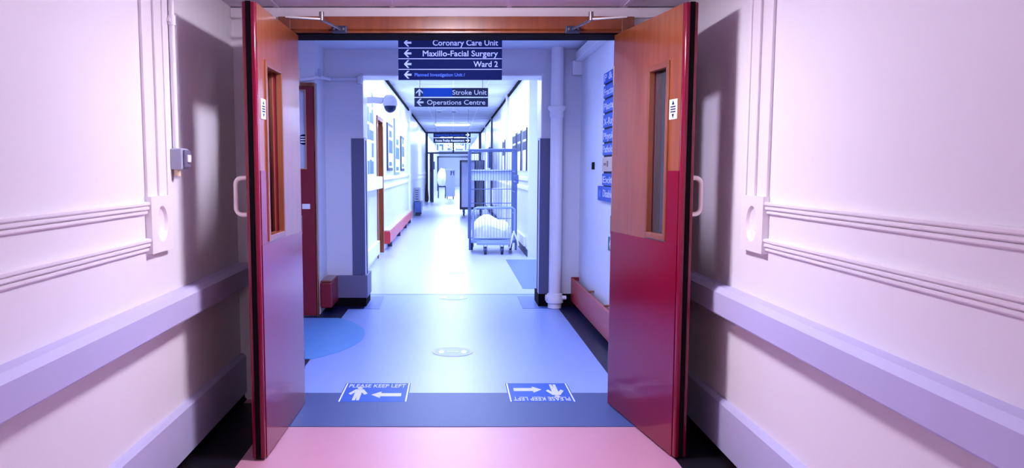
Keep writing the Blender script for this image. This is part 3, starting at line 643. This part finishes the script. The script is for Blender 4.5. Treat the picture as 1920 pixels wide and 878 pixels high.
# second cage with solid panels
xa, xb, ya, yb, zt = .20, .86, 22.3, 23.1, 1.55
t = thing('linen_cart', 'grey panelled cart behind the roll cage', 'cart', ((xa + xb) / 2, 22.7, 0))
for x in (xa + .10, xb - .08): castor(t, x, ya + .05, .07)
for x in (xa + .10, xb - .08): castor(t, x, yb - .05, .07)
obj('base', B().box(xa - .02, xb + .02, ya, yb, .17, .235, .008), M['wire_dark'], t)
obj('front_panel', B().box(xa + .03, xa + .40, ya + .01, ya + .03, .24, zt - .05, .003), M['grey_panel'], t)
obj('side_panel', B().box(xa - .01, xa + .015, ya, yb, .235, zt, .003), M['grey_panel'], t)
obj('side_panel', B().box(xb - .015, xb + .01, ya, yb, .235, zt, .003), M['grey_panel'], t)
obj('back_panel', B().box(xa, xb, yb - .02, yb, .235, zt, .003), M['grey_box'], t)
obj('frame', B().tube([(xa, ya, .2), (xa, ya, zt), (xb, ya, zt), (xb, ya, .2)], .022, 8).cyl((xa + .42, ya, .2), (xa + .42, ya, zt), .014), M['wire_dark'], t)

# far fire door frame
t = thing('fire_door_frame', 'black glazed frame across the far corridor', 'door frame', (0, 32, 0), kind='structure')
for x0, x1 in ((-FX, -FX + .09), (FX - .09, FX)): obj('jamb', B().box(x0, x1, 31.9, 32.1, 0, 2.74, .005), M['wire_dark'], t)
obj('head', B().box(-FX, FX, 31.9, 32.1, 2.74, 2.80), M['wire_dark'], t)
obj('transom', B().box(-FX + .09, FX - .09, 31.92, 32.08, 1.93, 1.99), M['wire_dark'], t)
obj('mullion', B().box(-.03, .03, 31.95, 32.05, 1.99, 2.74), M['wire_dark'], t)
obj('pane', B().box(-FX + .09, -.03, 31.995, 32.003, 1.99, 2.74), M['glass'], t)
obj('pane', B().box(.03, FX - .09, 31.995, 32.003, 1.99, 2.74), M['glass'], t)
t = thing('door_6', 'dark blue open leaf of the far fire door on the left', 'door', (-.93, 31.95, 0), math.radians(-80), kind='structure')
obj('leaf', B().box(0, .75, -.025, .025, .01, 1.93, .004), M['guard'], t, local=True)
obj('handle', B().tube([(.68, -.03, 1.0), (.68, -.08, 1.0), (.68, -.08, 1.2), (.68, -.03, 1.2)], .012), M['chrome'], t, local=True)
# dark coat hanging by the post
tt = bmesh.new(); ringsz = [(0, .03, .02), (-.10, .10, .05), (-.35, .14, .08), (-.62, .19, .10), (-.75, .17, .09)]
rg = []
for dz, rx, ry in ringsz: rg.append([tt.verts.new((-1.045 + .42 * rx * math.cos(k * PI / 8) * (1 + .12 * math.cos(k * 1.9)), 30.9 + ry * math.sin(k * PI / 8), .82 + dz + .0 * k)) for k in range(16)])
for a, c_ in zip(rg, rg[1:]):
    for k in range(16): tt.faces.new((a[k], a[(k + 1) % 16], c_[(k + 1) % 16], c_[k]))
tt.faces.new(rg[0]); tt.faces.new(rg[-1][::-1])
single('coat', B().merge(tt), M['cloth_dark'], 'dark garment hanging beside the left post of the far door frame', 'coat', smooth=True)
# carts beyond
t = thing('linen_cart', 'grey covered trolley beyond the far fire door', 'cart', (-.13, 35, 0))
obj('body', B().box(-.33, .07, 34.7, 35.5, .12, 1.30, .02), mat('slate_cover', (.22, .25, .48), .6), t)
obj('handle', B().tube([(-.10, 34.7, 1.05), (-.10, 34.62, 1.25), (.02, 34.62, 1.25), (.02, 34.7, 1.05)], .02), M['wire_dark'], t)
for x in (-.27, .0): castor(t, x, 34.75, .06)
t = thing('linen_trolley', 'white linen trolley on dark legs left of the grey trolley', 'trolley', (-.52, 36, 0))
tt = bmesh.new(); bmesh.ops.create_icosphere(tt, subdivisions=3, radius=1)
for v in tt.verts:
    d = 1 + .25 * noise.noise(v.co * 1.7); v.co = Vector((-.52 + v.co.x * .2 * d, 36 + v.co.y * .35 * d, .92 + v.co.z * .42 * d))
obj('linen', B().merge(tt), M['linen'], t, smooth=True)
obj('frame', B().tube([(-.68, 35.8, .1), (-.68, 35.8, .55), (-.36, 35.8, .55), (-.36, 35.8, .1)], .022, 8).tube([(-.68, 36.2, .1), (-.68, 36.2, .55), (-.36, 36.2, .55), (-.36, 36.2, .1)], .022, 8).box(-.70, -.34, 35.78, 36.22, .5, .56), M['wire_dark'], t)
for x in (-.68, -.36): castor(t, x, 35.8, .05)
# signs beyond the fire door
def pict_sign(x0, x1, lab, polys, Y=38):
    t = thing('hanging_sign', lab, 'sign', ((x0 + x1) / 2, Y, 2.2))
    obj('plate', B().box(x0, x1, Y - .02, Y + .02, 2.18, 2.58, .004), M['letter_w'], t)
    obj('pictogram', poly_bm(polys, .004, front(Y - .02)), M['blue_print'], t)
    obj('hanger', B().cyl((x0 + .1, Y, 2.57), (x0 + .1, Y, FC), .008).cyl((x1 - .1, Y, 2.57), (x1 - .1, Y, FC), .008), M['chrome'], t)
q = lambda a, b_, c_, d: [(a, b_), (c_, b_), (c_, d), (a, d)]
pict_sign(-.82, -.06, 'left white pictogram sign beyond the glazed door frame', [q(-.78, 2.22, -.72, 2.5), q(-.66, 2.42, -.48, 2.5), q(-.55, 2.22, -.48, 2.42), q(-.38, 2.3, -.34, 2.38), q(-.28, 2.22, -.20, 2.5), q(-.20, 2.22, -.14, 2.32), q(-.13, 2.22, -.08, 2.5)])
pict_sign(.06, .82, 'right white pictogram sign beyond the glazed door frame', [q(.1, 2.44, .5, 2.54), q(.12, 2.22, .46, 2.28), q(.12, 2.28, .18, 2.34), q(.56, 2.22, .62, 2.54), q(.68, 2.22, .74, 2.28), q(.74, 2.28, .78, 2.5)])
t = thing('door_frame', 'second dark door frame deep in the far corridor', 'door frame', (0, 48, 0), kind='structure')
for x0, x1 in ((-.98, -.88), (.88, .98)): obj('jamb', B().box(x0, x1, 47.9, 48.1, 0, 2.1), M['wire_dark'], t)
obj('head', B().box(-.98, .98, 47.9, 48.1, 2.02, 2.1), M['wire_dark'], t)
single('wall_box', B().box(-FX, -FX + .12, 41.8, 42.6, 1.3, 1.72, .01), M['wire_dark'], 'black box on the left wall beyond the far fire door', 'box')

# ------------------------------------------------------------------ lamps
def lamp(name, lab, x, y, z, w, d, m):
    t = thing(name, lab, 'ceiling light', (x, y, z))
    obj('frame', group_box([(x - w / 2 - .03, x - w / 2, y - d / 2 - .03, y + d / 2 + .03, z - .03, z), (x + w / 2, x + w / 2 + .03, y - d / 2 - .03, y + d / 2 + .03, z - .03, z),
                            (x - w / 2, x + w / 2, y - d / 2 - .03, y - d / 2, z - .03, z), (x - w / 2, x + w / 2, y + d / 2, y + d / 2 + .03, z - .03, z)]), M['white'], t)
    obj('diffuser', B().box(x - w / 2, x + w / 2, y - d / 2, y + d / 2, z - .05, z - .012, .006), m, t)
lamp('ceiling_light', 'square ceiling lamp just before the double doors', 0, 3.30, CN, .30, .26, M['lamp_near'])
lamp('ceiling_light', 'square fill lamp added behind the camera', 0, -1.2, CN, .5, .5, M['lamp_rear_fill'])  # weak fill added for the near corridor
lamp('ceiling_light', 'long unseen fill lamp added in the lobby behind the door head', 0, 5.3, LC, 1.1, .25, M['lamp_lobby_fill'])  # added to bring up the lobby, hidden by the door head
for y, lab in ((9.6, 'first unseen fill light added inside the far corridor'), (12.4, 'second unseen fill light added inside the far corridor'), (15.4, 'third unseen fill light added inside the far corridor'), (17.8, 'fourth unseen fill light added inside the far corridor'), (33.0, 'added fill light just past the far fire door'), (26.2, 'bright ceiling light before the far fire door'), (36.0, 'added fill light beyond the far fire door'), (41.0, 'added fill light past the pictogram signs'), (46.0, 'added fill light near the second dark door frame'), (51.0, 'added fill light past the second dark door frame'), (58.0, 'farthest added fill light of the corridor')):  # all but the light before the fire door are added for brightness
    lamp('ceiling_light', lab, -.03, y, FC, 1.1, .5, M['lamp_end_fill' if y > 32 else 'lamp_far'])

# ------------------------------------------------------------------ world, camera, view
w = bpy.data.worlds.new('world'); bpy.context.scene.world = w; w.use_nodes = True
w.node_tree.nodes['Background'].inputs[0].default_value = (.5, .45, .6, 1); w.node_tree.nodes['Background'].inputs[1].default_value = .1
cam = bpy.data.cameras.new('camera'); co = bpy.data.objects.new('camera', cam); C.objects.link(co)
F = 1480.0
cam.sensor_fit = 'HORIZONTAL'; cam.sensor_width = 36; cam.lens = F / 1920 * 36
cam.shift_x = (960 - 850) / 1920; cam.shift_y = (460 - 439) / 1920
cam.clip_start = .05; cam.clip_end = 200
co.location = (0, 0, 1.30); co.rotation_euler = (PI / 2 - math.atan(142 / F), 0, 0)
sc = bpy.context.scene; sc.camera = co
sc.view_settings.view_transform = 'Standard'; sc.view_settings.look = 'None'
sc.view_settings.gamma = 1; sc.view_settings.exposure = 1.0; sc.view_settings.use_curve_mapping = False
